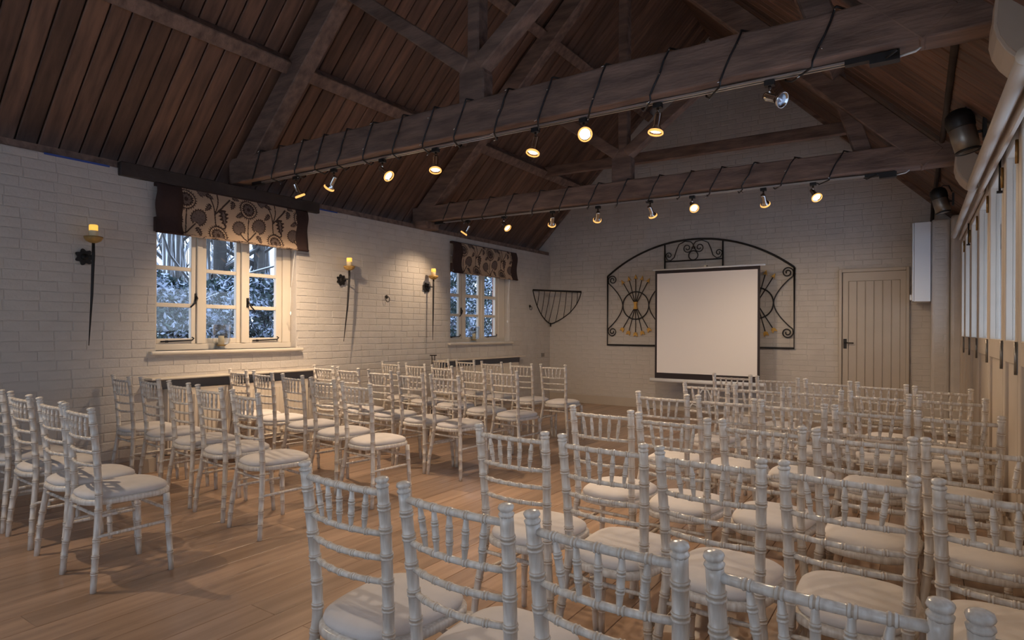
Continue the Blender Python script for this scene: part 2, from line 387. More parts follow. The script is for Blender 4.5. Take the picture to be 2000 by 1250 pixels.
# ------------------------------------------------------------------ windows in the left wall
def window(name, o, ys, rows, latch):
    y0, y1, z0, z1 = o
    fr = MB(); xf0, xf1 = -.19, -.10
    fr.box(xf0, xf1, y0, ys[0][0]-.06, z0+.06, z1-.07); fr.box(xf0, xf1, ys[-1][1]+.075, y1-.007, z0+.06, z1-.07)
    fr.box(xf0, xf1, y0, y1, z0, z0+.06); fr.box(xf0, xf1, y0, y1, z1-.07, z1)
    for a, b in zip(ys[:-1], ys[1:]):
        c = (a[1]+b[0])/2; fr.box(xf0, xf1+.005, c-.028, c+.028, z0+.06, z1-.07)
    f = struct(fr.build(name, CREAMW)); bevel(f, .004)
    for i, (a, b) in enumerate(ys):
        ya = (ys[i-1][1]+a)/2+.03 if i else a-.058; yb = (b+ys[i+1][0])/2-.03 if i < len(ys)-1 else b+.073
        s = MB(); x0, x1 = -.165, -.118
        zb, zt = z0+.062, z1-.072
        s.box(x0, x1, ya, a, zb, zt); s.box(x0, x1, b, yb, zb, zt); s.box(x0, x1, a, b, zb, rows[0][0]); s.box(x0, x1, a, b, rows[-1][1], zt)
        for r0, r1 in zip(rows[:-1], rows[1:]): s.box(x0+.006, x1-.004, a, b, r0[1], r1[0])
        c = s.build('casement', CREAMW, f); bevel(c, .004)
        for r in rows:
            MB().box(-.146, -.141, a, b, r[0], r[1]).build('pane', GLASS, c)
    for i in (0, 2):
        a, b = ys[i]; st = MB(); zz = z0+.085
        st.tube([(-.105, a+.03, zz), (-.1, b-.03, zz+.01), (-.095, b+.0, zz+.012), (-.09, b+.015, zz+.03), (-.09, b-.005, zz+.04)], .007, 6); st.box(-.118, -.1, a+.08, a+.1, zz-.01, zz+.012)
        st.build('casement_stay', IRON, f)
    for (yy, zz, q) in latch:
        h = MB().box(-.118, -.108, yy-.012, yy+.012, zz-.05, zz+.05); h.tube([(-.105, yy, zz+.02), (-.085, yy, zz), (-.08, yy+q*.02, zz-.04), (-.085, yy+q*.07, zz-.09)], .008, 6)
        h.build('window_latch', IRON, f)
    sl = MB().box(-.12, .055, y0-.06, y1+.06, z0-.035, z0); c = sl.build('window_sill', CREAMW, f); bevel(c, .012, 2)
    return f
ROWS1 = [(1.224, 1.526), (1.566, 1.883), (1.922, 2.33)]
window('window_1', W1, [(2.94, 3.268), (3.424, 3.747), (3.90, 4.226)], ROWS1, [(3.315, 1.62, -1), (3.875, 1.60, 1)])
window('window_2', W2, [(7.19, 7.469), (7.644, 7.976), (8.138, 8.443)], [(1.21, 1.53), (1.571, 1.834), (1.883, 2.33)], [(7.52, 1.62, -1)])
# painted reveals
for i, o in enumerate((W1, W2)):
    y0, y1, z0, z1 = o
    struct(MB().box(-.10, -.004, y1-.006, y1+.0, z0, z1).box(-.10, -.004, y0, y0+.006, z0, z1).box(-.10, -.004, y0, y1, z1-.006, z1).build('trim_%d' % (i+2), PAINT))
# lintel board, radiator shelves, radiators
tag(bevel(MB().box(-.02, .05, 2.55, 4.685, 2.668, 2.79).build('lintel_board', DARKT), .006), 'dark stained timber lintel board above the patterned blind of the nearer window', 'board')
def radiator(y0, y1, zt, near):
    lab = 'cream panel radiator with vertical ribs under the %s window' % near
    t = thing('radiator', lab, 'radiator', (.03, y0, .15), 0, 'radiators')
    L = y1-y0; H = zt-.15-.125
    MB().box(.035, .05, 0, L, 0, H).build('panel', RADW, t)
    rb = MB(); n = int(L/.045)
    rbm = MB().add([(.05, 0, .05), (.062, .008, .05), (.062, .022, .05), (.05, .03, .05), (.05, 0, H-.05), (.062, .008, H-.05), (.062, .022, H-.05), (.05, .03, H-.05)], [(0,1,5,4),(1,2,6,5),(2,3,7,6),(0,3,2,1),(4,5,6,7)]).mesh('rib'); rbm.materials.append(RADW)
    for i in range(n):
        o = bpy.data.objects.new('rib', rbm); C.objects.link(o); o.parent = t; o.location = (0, .01+i*.045, 0)
    g = MB().box(-.03, .05, 0, L, H, H+.012)
    g.build('top_grille', RADW, t)
    MB().box(-.03, .052, -.004, 0, 0, H).build('side_cover', RADW, t); MB().box(-.03, .052, L, L+.004, 0, H).build('side_cover', RADW, t)
    MB().tube([(.02, -.02, .08), (.02, -.05, .08), (.02, -.05, -.15)], .009, 8).build('valve_pipe', CHROME, t)
radiator(2.95, 4.50, .868, 'nearer'); radiator(6.98, 8.86, .88, 'further')
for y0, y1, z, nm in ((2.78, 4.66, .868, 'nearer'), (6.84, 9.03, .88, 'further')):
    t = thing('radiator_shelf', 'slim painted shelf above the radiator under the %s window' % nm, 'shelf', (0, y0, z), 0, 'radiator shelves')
    bevel(MB().box(-.004, .13, 0, y1-y0, -.022, 0).build('board', CREAMW, t), .009, 2); MB().box(-.004, .012, .03, y1-y0-.03, -.115, -.022).build('shade_strip', CHARC, t)  # grey strip paints the shelf's shade onto the wall below it

# ------------------------------------------------------------------ patterned roman blinds
def blind_colors(U_, V_, W, H):
    """printed cloth: U_ along the blind, V_ down from the top, metres"""
    base = np.array([.50, .36, .25]); dark = np.array([.055, .034, .028]); mid = np.array([.17, .125, .105])
    col = np.tile(base, (len(U_), 1)); col *= (1+.06*np.sin(U_*900)[:, None])
    def put(mask, c): col[mask] = c
    def sun(cx, cy, r):
        d = np.hypot(U_-cx, V_-cy); a = np.arctan2(V_-cy, U_-cx)
        put(np.abs(d-r) < .006, dark)
        put((np.abs(d-r-.011) < .008) & (np.sin(a*26) > .55), dark)
        pet = r*.78*(1+.1*np.sin(a*18))
        put(d < pet, dark); put(d < r*.55*(1+.12*np.sin(a*8)), mid); put((d < r*.5) & (np.sin(a*8+.5) > .93), dark); put(d < r*.22, dark)
    def carn(cx, cy, r, tilt):
        a = np.arctan2(V_-cy, U_-cx)-tilt; d = np.hypot(U_-cx, V_-cy)
        rr = r*(1+.07*np.sin(a*20)); rr = rr*np.where(np.abs(np.angle(np.exp(1j*(a-PI/2)))) < .35, .72, 1)
        put(d < rr, dark); put(d < rr*.84, mid); put((d < rr*.7) & (np.abs(np.sin(a*3.5)) < .09) & (d > .01), dark)
    def line(pts, wd):
        for (x0, y0), (x1, y1) in zip(pts[:-1], pts[1:]):
            t = np.clip(((U_-x0)*(x1-x0)+(V_-y0)*(y1-y0))/((x1-x0)**2+(y1-y0)**2+1e-9), 0, 1)
            put(np.hypot(U_-x0-t*(x1-x0), V_-y0-t*(y1-y0)) < wd, dark)
    def curve(p0, p1, p2, wd):
        line([tuple((1-t)**2*np.array(p0)+2*t*(1-t)*np.array(p1)+t*t*np.array(p2)) for t in np.linspace(0, 1, 7)], wd*1.35)
    def leaf(cx, cy, L, wd, ang):
        L *= 1.3; wd *= 1.45
        c, s = math.cos(ang), math.sin(ang); x = (U_-cx)*c+(V_-cy)*s; y = -(U_-cx)*s+(V_-cy)*c
        t = x/L; prof = wd*np.sqrt(np.clip(1-t*t, 0, 1))*(1+.35*np.sin(t*14))*(1-.35*t)
        put((np.abs(t) < 1) & (np.abs(y-.25*wd*t*t) < prof), dark)
        put((np.abs(t) < .7) & (np.abs(y) < prof*.3), mid)
    per = W*.51
    for k in range(-1, 3):
        ox = k*per
        sun(ox+W*.03, H*.25, .088); sun(ox+W*.285, H*.93, .088)
        carn(ox+W*.135, H*.60, .080, .35); carn(ox+W*.47, H*.70, .073, -.5); carn(ox+W*.17, H*.02, .06, -.2)
        curve((ox+W*.035, H*.45), (ox+W*.05, H*.8), (ox+W*.02, H*1.0), .0045)
        curve((ox+W*.02, H*.98), (ox+W*.07, H*.86), (ox+W*.11, H*.74), .005); curve((ox+W*.02, H*.98), (ox-.03, H*.9), (ox-W*.03, H*.8), .005)
        leaf(ox+W*.135, H*.90, .035, .017, 1.2); leaf(ox-W*.05, H*.42, .03, .016, 2.6)
        curve((ox+W*.275, H*.72), (ox+W*.26, H*.45), (ox+W*.22, H*.12), .0045); curve((ox+W*.255, H*.47), (ox+W*.29, H*.2), (ox+W*.285, 0), .0045)
        curve((ox+W*.26, H*.47), (ox+W*.32, H*.28), (ox+W*.385, H*.1), .006); leaf(ox+W*.20, H*.36, .034, .016, 2.2); leaf(ox+W*.405, H*.22, .036, .017, 1.9)
        leaf(ox+W*.335, H*.52, .062, .026, 1.25); curve((ox+W*.355, H*.68), (ox+W*.36, H*.82), (ox+W*.29, H*.72), .006); leaf(ox+W*.22, H*.1, .03, .015, .4)
        leaf(ox+W*.44, H*.05, .03, .013, .2)
    return col
m, n, b = new_mat('printed_linen'); b.inputs['Roughness'].default_value = .9; b.inputs['Specular IOR Level'].default_value = .2
at = node(n, 'ShaderNodeVertexColor'); at.layer_name = 'print'; n.links.new(at.outputs[0], b.inputs['Base Color']); LINEN = m
def blind(y0, y1, z0, z1, lab, cord, bl, br, res=.0045):
    t = thing('roman_blind', lab, 'blind', (0, y0, z1), 0, 'roman blinds')
    W = y1-y0; H = z1-z0
    def prof(v): return .055+.035*max(0, v-.1)+.022*math.sin(v*PI*2.2-.4)
    def sheet(a, b_, nu, nv, off=0, e0=0, e1=0):
        V = []; UV = []
        for j in range(nv+1):
            v = j/nv
            wob = .012*math.sin(v*9+1)
            for i in range(nu+1):
                u = a+(b_-a)*i/nu
                V.append((prof(v)+off, u+(wob*e0 if i == 0 else 0)+(wob*e1 if i == nu else 0), -v*H)); UV.append((u-a, v*H))
        fs = [(j*(nu+1)+i, j*(nu+1)+i+1, (j+1)*(nu+1)+i+1, (j+1)*(nu+1)+i) for j in range(nv) for i in range(nu)]
        return V, fs, UV
    V, fs, UV = sheet(bl-.01, W-br+.01, int((W-bl-br)/res), int(H/res))
    me = MB().add(V, fs, True).mesh('cloth'); ca = me.color_attributes.new('print', 'FLOAT_COLOR', 'POINT')
    UV = np.array(UV); col = blind_colors(UV[:, 0], UV[:, 1], W-bl-br, H)
    ca.data.foreach_set('color', np.concatenate([col, np.ones((len(col), 1))], 1).astype(np.float32).ravel())
    mesh_obj('cloth', me, LINEN, t)
    for a, b_, e0, e1 in ((0, bl, 1, 0), (W-br, W, 0, 1)):
        V, fs, _ = sheet(a, b_, 4, 24, .004, e0, e1); o = MB().add(V, fs, True).build('border', BROWNF, t); o.modifiers.new('s', 'SOLIDIFY').thickness = -.006
    # hem stack
    hb = MB(); hx = prof(1)
    V, fs, UV = [], [], []
    nu = int(W/.006)
    for j in range(9):
        a = 2*PI*j/8
        for i in range(nu+1): V.append((hx-.015+.022*math.cos(a), W*i/nu, -H-.004+.012*math.sin(a))); UV.append((W*i/nu, H*.25+.02*j))
    fs = [(j*(nu+1)+i, j*(nu+1)+i+1, (j+1)*(nu+1)+i+1, (j+1)*(nu+1)+i) for j in range(8) for i in range(nu)]
    me = MB().add(V, fs, True).mesh('hem'); ca = me.color_attributes.new('print', 'FLOAT_COLOR', 'POINT'); UV = np.array(UV)
    col = blind_colors(UV[:, 0], UV[:, 1], W, H); col[(UV[:, 0] < bl) | (UV[:, 0] > W-br)] = (.05, .026, .022)
    ca.data.foreach_set('color', np.concatenate([col, np.ones((len(col), 1))], 1).astype(np.float32).ravel()); mesh_obj('hem', me, LINEN, t)
    MB().box(.0, .05, .01, W-.01, -.03, 0).build('headrail', BROWNF, t)
    MB().box(.02, hx-.02, 0, .006, -H, -H+.13).build('side_fold', BROWNF, t)
    cd = MB().tube([(.03, cord, -H), (.02, cord-.03, -H-.35), (.02, cord-.04, -H-.43)], .003, 5); cd.build('cord', CORD, t)
    cd = MB().tube([(.02, cord-.045, -H-.43), (.02, cord-.045, -H-.70)], .0025, 5); cd.lathe([(.003, 0), (.009, -.01), (.011, -.03), (.004, -.045)], 8, (.02, cord-.045, -H-.70)); cd.build('cord_pull', CORD, t)
blind(2.84, 4.50, 2.215, 2.665, 'floral roman blind with brown borders on the nearer window, half lowered', 1.52, .24, .15)
blind(7.09, 8.82, 2.19, 2.65, 'floral roman blind with brown borders on the further window, half lowered', 1.56, .22, .17, .007)

# ------------------------------------------------------------------ wall sconces
def sconce(y, lab, lean, flame):
    t = thing('candle_sconce', lab, 'sconce', (0.004, y, 0), 0, 'torch sconces'); X = .13
    r = MB()
    pts = [(math.cos(a)*(.062+.010*math.cos(7*a)), math.sin(a)*(.062+.010*math.cos(7*a))) for a in [2*PI*i/56 for i in range(56)]]
    r.prism([(a-.02, b+1.92) for a, b in pts], 0.006, .02, ax=0); o = r.build('rosette', IRON, t)
    MB().lathe([(.03, 0), (.026, .008), (.0, .012)], 12).xform(Matrix.Translation((.02, -.02, 1.92)) @ Matrix.Rotation(PI/2, 4, 'Y')).build('boss', IRON, o)
    MB().tube([(.02, -.02, 1.92), (.06, -.01, 1.93), (X, 0, 1.925)], .008, 8).build('arm', IRON, t)
    MB().tube([(X, 0, 2.035), (X, 0, 1.93), (X, lean*.3, 1.6), (X, lean, 1.175)], [.012, .013, .0105, .003], 8).build('spike', IRON, t)
    MB().lathe([(.010, 2.03), (.03, 2.036), (.055, 2.05), (.068, 2.072), (.069, 2.085), (.06, 2.084), (.035, 2.078), (.0, 2.076)], 20, (X, 0, 0)).build('bowl', BOWLG, t)
    c = MB().lathe([(.032, 2.076), (.032, 2.175), (.029, 2.18), (.0, 2.172)], 16, (X, 0, 0)).build('candle', WAX, t)
    if flame: MB().lathe([(.0325, 2.135), (.0327, 2.176), (.029, 2.184), (.0, 2.175)], 16, (X, 0, 0)).build('glowing_tip', FLAME, c)
sconce(2.305, 'black torch sconce with gold bowl and glowing candle, left of the nearer window', -.03, True)
sconce(5.055, 'black torch sconce with gold bowl, just right of the nearer window', -.08, True)
sconce(6.585, 'black torch sconce with gold bowl, just left of the further window', -.01, True)
def ring(y, z, lab):
    t = thing('tether_ring', lab, 'ring', (.006, y, z), 0, 'iron tether rings')
    MB().lathe([(.025, 0), (.025, .01), (.012, .02), (.0, .022)], 12).xform(Matrix.Rotation(PI/2, 4, 'Y')).build('rose', IRON, t)
    MB().tube([(.026+.004*math.sin(a), .03*math.sin(a), -.032+.034*math.cos(a)) for a in [2*PI*i/18 for i in range(18)]], .005, 6, closed=True).build('loop', IRON, t)
ring(5.798, 1.752, 'small black iron tether ring on wall between two torch sconces'); ring(9.335, 1.752, 'small black iron tether ring between further window and corner hay rack')
tag(bevel(MB().box(-.004, .02, 9.75, 9.84, .83, .90).build('wall_socket', STEEL), .003), 'small dark wall socket low on left wall near the corner', 'socket')
# blue masking tape left under the wall plate
for i, (a, b_) in enumerate(((2.0, 2.48), (4.72, 4.98))):
    tag(MB().box(-.008, .005, a, b_, 2.722, 2.738).build('masking_tape', TAPE), 'strip of blue masking tape under the roof plate, %s the dark lintel board' % ('left of' if i == 0 else 'right of'), 'tape')

# corner hay rack
t = thing('hay_rack', 'black iron corner hay rack hanging where left and far walls meet', 'rack', (0, BY, 0))
A = Vector((.012, -.63, 2.05)); B = Vector((.67, -.012, 2.03)); T = Vector((.04, -.04, 1.44))
MB().tube([A, B], .017, 8).build('top_bar', IRON, t)
def qb(a, c, b_, n=14): return [a*(1-s)**2+c*2*s*(1-s)+b_*s*s for s in [i/n for i in range(n+1)]]
LC = qb(A, Vector((.012, -.46, 1.58)), T); RC = qb(B, Vector((.58, -.012, 1.62)), T)
MB().tube(LC, .009, 6).build('left_hoop', IRON, t); MB().tube(RC, .009, 6).build('right_hoop', IRON, t)
MB().tube([T+Vector((.0, 0, .02)), T+Vector((.015, -.02, -.045))], .013, 6).build('foot_stub', IRON, t)
def onpath(P, s): f_ = s*(len(P)-1); i = min(int(f_), len(P)-2); return P[i].lerp(P[i+1], f_-i)
ends = [onpath(LC, s) for s in (.34, .58, .75, .92)]+[onpath(RC, s) for s in (.9, .72, .52, .30)]
for i, e in enumerate(ends):
    a = A.lerp(B, .13+i*.113); mdl = (a+e)/2+Vector((.03, -.03, -.02))
    MB().tube(qb(a, mdl, e, 8), .006, 6).build('bar', IRON, t)

# ------------------------------------------------------------------ wrought iron gate panel on the far wall
t = thing('wrought_iron_panel', 'large arched wrought iron gate panel with gilded arrows hung on far wall', 'ironwork', (0, BY-.035, 0))
def ip(pts, r=.010, closed=False): return [(p[0], 0, p[1]) for p in pts], r, closed
def it(name, pts, r=.009, m=IRON, closed=False): return MB().tube([(p[0], 0, p[1]) for p in pts], r, 6, closed).build(name, m, t)
X0, X1, Z0, Z1, ZT = 1.21, 4.27, 1.071, 2.287, 2.83; XC = 2.74
Rr = ((X1-X0)**2/4+(ZT-Z1)**2)/(2*(ZT-Z1)); cz = ZT-Rr
def arcz(x): return cz+math.sqrt(Rr*Rr-(x-XC)**2)
it('frame', [(X0, Z1), (X0, Z0), (X1, Z0), (X1, Z1)], .016); it('arch', [(x, arcz(x)) for x in np.linspace(X0, X1, 33)], .016)
for x in (2.258, 3.215): it('upright', [(x, arcz(x)), (x, Z0)], .013)
it('cross_bar', [(2.258, 2.484), (3.215, 2.484)], .011)
def spiral(cx, cy, r, a0, turns, sgn):
    return [(cx+r*(1-.78*s)*math.cos(a0+sgn*s*turns*2*PI), cy+r*(1-.78*s)*math.sin(a0+sgn*s*turns*2*PI)) for s in np.linspace(0, 1, int(22*turns))]
def mir(P, on): return [(2*XC-x, z) for x, z in P] if on else P
for sd in (0, 1):
    # big C scroll against the outer side
    cxc = 1.74
    c = []
    for a in np.linspace(-1, 1, 21): c.append((1.50-.27*(abs(a)**1.7), 1.76+.40*a))
    up = spiral(1.305, 2.215, .082, PI, 1.6, -1); dn = spiral(1.305, 1.305, .082, PI, 1.6, 1)
    full = dn[::-1]+c+up
    it('scroll', mir(full, sd), .009)
    c2 = [(2*cxc-x, z) for x, z in c]; it('side_curve', mir(c2, sd), .009)
    it('hoop', mir([(cxc+.238*math.cos(a), 1.76+.238*math.sin(a)) for a in np.linspace(0, 2*PI, 37)[:-1]], sd), .010, IRON, True)
    for tx, tz, bx_, bz in ((-.235, .40, -.235, -.40), (-.12, .45, -.125, -.455), (0, .475, 0, -.48), (.115, .45, .12, -.455), (.225, .41, .235, -.405)):
        P0 = mir([(cxc+tx*.13, 1.76+.06)], sd)[0]; P1 = mir([(cxc+tx, 1.76+tz)], sd)[0]; Q0 = mir([(cxc+bx_*.13, 1.76-.06)], sd)[0]; Q1 = mir([(cxc+bx_, 1.76+bz)], sd)[0]
        it('arrow_shaft', [P0, P1], .008); it('arrow_shaft', [Q0, Q1], .008)
        def flat(name, c_, d_, poly):
            d_ = Vector((d_[0], d_[1])).normalized(); q = Vector((d_.y, -d_.x))
            pp = [(c_[0]+d_.x*l+q.x*s_, c_[1]+d_.y*l+q.y*s_) for l, s_ in poly]
            MB().prism(pp, -.012, .006, ax=1).build(name, GOLD, t)
        d_ = (P1[0]-P0[0], P1[1]-P0[1]); flat('arrow_head', P1, d_, [(.06, 0), (-.025, .034), (-.005, .008), (-.02, 0), (-.005, -.008), (-.025, -.034)])
        d_ = (Q1[0]-Q0[0], Q1[1]-Q0[1]); flat('arrow_fletching', Q1, d_, [(-.02, 0), (0, .032), (.06, .036), (.035, 0), (.06, -.036), (0, -.032)])
    k = [(-.034, .062), (.034, .062), (.02, .0), (.036, -.064), (-.036, -.064), (-.02, 0)]
    MB().prism([(mir([(cxc, 0)], sd)[0][0]+a, 1.76+b_) for a, b_ in k], -.02, .012, ax=1).build('binding', GOLD, t)
    # top scrolls
    s1 = spiral(2.635, 2.695, .075, PI*.5, 1.6, 1)
    tail = [(2.40, 2.50), (2.43, 2.56), (2.46, 2.68), (2.52, 2.76), (2.58, 2.79), (2.635, 2.77)]
    tail = [(2.725, 2.67), (2.74, 2.74), (2.70, 2.79), (2.60, 2.805), (2.50, 2.76), (2.455, 2.66), (2.42, 2.55), (2.36, 2.50), (2.30, 2.515)]
    it('top_scroll', mir([(2.72, 2.70)]+spiral(2.64, 2.69, .08, 0.2, 1.5, -1), sd), .008); it('top_scroll', mir(tail+spiral(2.33, 2.585, .058, -PI*.75, 1.3, -1), sd), .008)
it('small_hoop', [(XC+.075*math.cos(a), 2.565+.075*math.sin(a)) for a in np.linspace(0, 2*PI, 25)[:-1]], .009, IRON, True)

# ------------------------------------------------------------------ projector screen on tripod
t = thing('projector_screen', 'white pull-up projector screen with black border on white tripod before far wall', 'screen', (3.1, 9.48, 0))
MB().box(-.80, .80, -.002, .002, .565, 2.285).build('border', SCRB, t)
MB().box(-.765, .765, -.006, -.002, .655, 2.235).build('white_fabric', SCREEN, t)
MB().tube([(-.84, 0, 2.297), (.87, 0, 2.297)], .014, 8).build('top_rod', WHITE, t)
MB().tube([(-.88, .01, .535), (.88, .01, .535)], .034, 10).build('roller_case', WHITE, t)
MB().tube([(0, .05, .06), (0, .05, 2.33)], .014, 8).build('pole', WHITE, t)
MB().box(-.02, .02, -.01, .05, 2.30, 2.335).build('hook', STEEL, t)
MB().lathe([(.02, .40), (.055, .41), (.055, .43), (.02, .44)], 12, (0, .05, 0)).build('collar', WHITE, t)
for a in (-PI/2-.9, -PI/2+.9, PI/2):
    c, s = math.cos(a), math.sin(a)
    MB().tube([(.05*c, .05+.05*s, .42), (.24*c, .05+.24*s, .17), (.30*c, .05+.30*s, .02)], .011, 8).build('leg', WHITE, t)
    MB().tube([(.0, .05, .13), (.22*c, .05+.22*s, .20)], .007, 6).build('brace', WHITE, t)

# ------------------------------------------------------------------ plank door in the far wall
d = struct(MB().box(4.865, 4.905, BY-.05, BY+.02, 0, 2.222).box(5.685, 5.725, BY-.05, BY+.02, 0, 2.222).box(4.905, 5.685, BY-.05, BY+.02, 2.175, 2.222).build('door_1', DOORP)); bevel(d, .004)
leaf = MB().box(4.918, 5.683, BY-.012, BY+.03, .008, 2.17).build('door_leaf', DOORP, d)
MB().box(4.918, 5.683, BY-.032, BY-.012, 2.05, 2.17).build('top_rail', DOORP, d)
MB().box(4.918, 4.985, BY-.032, BY-.012, .01, 2.05).box(5.62, 5.683, BY-.032, BY-.012, .01, 2.05).build('stile', DOORP, d)
for i in range(6):
    x0 = 4.988+i*.1055
    o = MB().box(x0+.002, x0+.1035, BY-.024, BY-.012, .012, 2.048).build('board', DOORP, d); bevel(o, .006)
h = MB().box(4.925, 4.968, BY-.04, BY-.03, 1.08, 1.22).build('handle_plate', IRON, d)
MB().tube([(4.946, BY-.036, 1.165), (4.946, BY-.08, 1.165), (5.06, BY-.082, 1.16)], .009, 8).build('lever', IRON, d)

# ------------------------------------------------------------------ brick pier, cabinet at the far right
p = struct(MB().box(5.965, 6.17, 9.60, BY, 0, 2.78).box(6.17, 6.35, 9.50, BY, 0, 2.80).build('trim_4', PAINT)); bevel(p, .035, 3)
def fr_pier(u, v, d_, vec): return Vector((u, -d_, v)) if vec else Vector((u, 9.602-d_, v))
bricks_on(p, fr_pier, 6.0, 6.135, lambda u: 2.74, [], lambda u, v: v, 11, nind=60, proud=.004)
t = thing('wall_cabinet', 'tall white metal cabinet on the brick pier right of the plank door', 'cabinet', (5.76, 9.58, 1.72))
bevel(MB().box(.022, .20, 0, .36, 0, 1.03).build('body', WHITE, t), .004); bevel(MB().box(0, .019, .003, .357, .004, 1.026).build('door', WHITE, t), .004)
MB().box(-.025, 0, .02, .05, .02, .09).build('latch', WHITE, t)

# ------------------------------------------------------------------ right side: bifold doors, header, blinds (local frame follows the wall line)
RW = Matrix.Translation((6.37, 0, 0)) @ Matrix.Rotation(math.atan(.0105), 4, 'Z')
def rbuild(mb, name, m, parent=None): return mb.xform(RW).build(name, m, parent)
struct(rbuild(MB().box(0, .30, NY, 10.0, 2.50, 2.85).box(0, .3, NY, 10, -.1, .004), 'wall_right', CREAM))
struct(rbuild(MB().box(-.005, .06, 9.42, 9.55, 0, 2.52), 'trim_5', CREAM))
edges = [9.42, 8.72, 7.83, 6.93, 5.95, 4.98, 4.30, 3.36, 2.42, 1.48, .54, -.4, -1.34, -2.28]
for i, (b_, a) in enumerate(zip(edges[:-1], edges[1:])):
    a += .004; b_ -= .004
    lf = MB(); x0, x1 = 0.0, .06; st = .105; zb, zm0, zm1, zt = .008, 1.14, 1.275, 2.40
    lf.box(x0, x1, a, a+st, zb, 2.495); lf.box(x0, x1, b_-st, b_, zb, 2.495)
    lf.box(x0, x1, a+st, b_-st, zb, .20); lf.box(x0, x1, a+st, b_-st, zm0, zm1); lf.box(x0, x1, a+st, b_-st, zt, 2.495)
    L_ = rbuild(lf, 'door_%d' % (i+2), CREAM); struct(L_); bevel(L_, .005)
    rbuild(MB().box(.018, .034, a+st, b_-st, .20, zm0), 'panel', CREAM, L_)
    md = (a+b_)/2
    rbuild(MB().box(.034, .039, a+st, b_-st, zm1, zt), 'pane', GLASS, L_)
    rbuild(MB().box(-.006, .001, a-.006, a+.03, 2.25, 2.36).tube([(-.008, a-.004, 2.24), (-.008, a-.004, 2.37)], .008, 6), 'hinge', BRASS, L_)
    rbuild(MB().box(-.006, .001, a-.006, a+.03, 1.10, 1.26).tube([(-.008, a-.004, 1.09), (-.008, a-.004, 1.27)], .008, 6), 'hinge', STEEL, L_)
    if i in (1, 4, 7): rbuild(MB().tube([(-.014, a+.06, 2.22), (-.014, a+.06, 2.49)], .007, 6).box(-.03, 0, a+.052, a+.068, 2.22, 2.235).tube([(-.014, a+.06, .10), (-.014, a+.06, .4)], .007, 6).box(-.02, 0, a+.045, a+.075, .10, .13), 'bolt', IRON, L_)
# cream beam boxings (corbels) at the truss ends
def corbel(y, x0, z0, z1, lab):
    w_ = rwx(y)+.02
    t = thing('beam_end_boxing', lab, 'corbel', (0, y, 0), 0, 'painted beam end boxings')
    pl = [(x0, z1), (x0-.008, z1-.14), (x0+.005, z1-.20), (x0+.035, z1-.26), (x0+.075, z1-.31), (w_, z1-.38), (w_, z1)]
    bevel(MB().prism(pl, .012, .30, ax=1).build('curved_casing', CREAM, t), .004)
    q = [(a+(.012 if i < 5 else 0), b_+(0 if i in (0, 6) else .012)) for i, (a, b_) in enumerate(pl)]
    MB().prism(q, 0, .012, ax=1).build('face_panel', DOORP, t)
corbel(3.62, 6.175, 2.55, 2.89, 'cream boxed corbel at the right end of the nearer tie beam'); corbel(6.48, 6.12, 2.55, 2.90, 'cream boxed corbel at the right end of the further tie beam')
# blackout roller blinds above the doors
def roller(y0, y1, x, z0, z1, r, lab):
    t = thing('roller_blind', lab, 'blind', (0, 0, 0), 0, 'rolled blinds above the doors')
    xa, xb = x+.0, x-.0105*(y1-y0)
    MB().tube([(xa, y0, z0), (xb, y1, z1)], r, 14).build('tube', CREAM, t)
    MB().tube([(xa, y0-.012, z0), (xa, y0, z0)], r*1.12, 14).build('end_cap', CREAMW, t)
    bevel(MB().bar((xa+.062, y0, z0-.012), (xb+.062, y1, z1-.012), .022, r*2.6, (0, 0, 1)).build('fascia', CREAM, t), .003)
roller(3.12, 6.05, 6.235, 2.405, 2.47, .034, 'long cream rolled blind above the nearer folding doors')
roller(6.2, 9.3, 6.225, 2.49, 2.50, .028, 'long cream rolled blind above the further folding doors')
roller(.2, 3.0, 6.285, 2.36, 2.40, .034, 'cream rolled blind above the doors at upper right edge')
# conduit under the right slope
tag(MB().tube([(6.06, 3.0, 3.02), (6.036, 5.8, 3.03), (5.985, 9.90, 3.03), (5.975, 9.92, 2.79)], .022, 8).build('conduit', DARKT), 'dark pipe running along the bottom of the right roof slope', 'pipe')
# stage lamps
def stage_lamp(x, y, z, s, lab):
    t = thing('stage_lamp', lab, 'lamp', (x, y, z), 0, 'stage lamps'); t.scale = (s, s, s)
    M_ = Matrix.Rotation(-.22, 4, 'Y')
    MB().lathe([(.06, -.17), (.085, -.165), (.09, -.05), (.088, .08), (.08, .10), (.0, .10)], 18).xform(M_).build('barrel', STEEL, t)
    MB().lathe([(.092, .02), (.096, .03), (.10, .09), (.088, .14), (.05, .172), (.0, .178)], 18).xform(M_).build('black_cap', BLACK, t)
    MB().lathe([(.066, -.172), (.088, -.172), (.09, -.16), (.066, -.16), (.066, -.172)], 18, caps=False).xform(M_).build('front_ring', BLACK, t)
    MB().tube([(.0, 0, .16), (.03, -.02, .19), (.09, -.02, .18), (.125, 0, .1)], .008, 6).build('cable', BLACK, t)
    MB().tube([(.08, 0, -.02), (.14, 0, -.02)], .012, 6).box(.125, .15, -.05, .05, -.08, .08).build('bracket', BLACK, t)
    return t
stage_lamp(6.125, 5.5, 2.775, .92, 'steel stage lamp with black cap above the corbel of the further tie beam')
stage_lamp(6.04, 8.4, 2.80, .85, 'steel stage lamp with black cap in the far right corner under the roof')

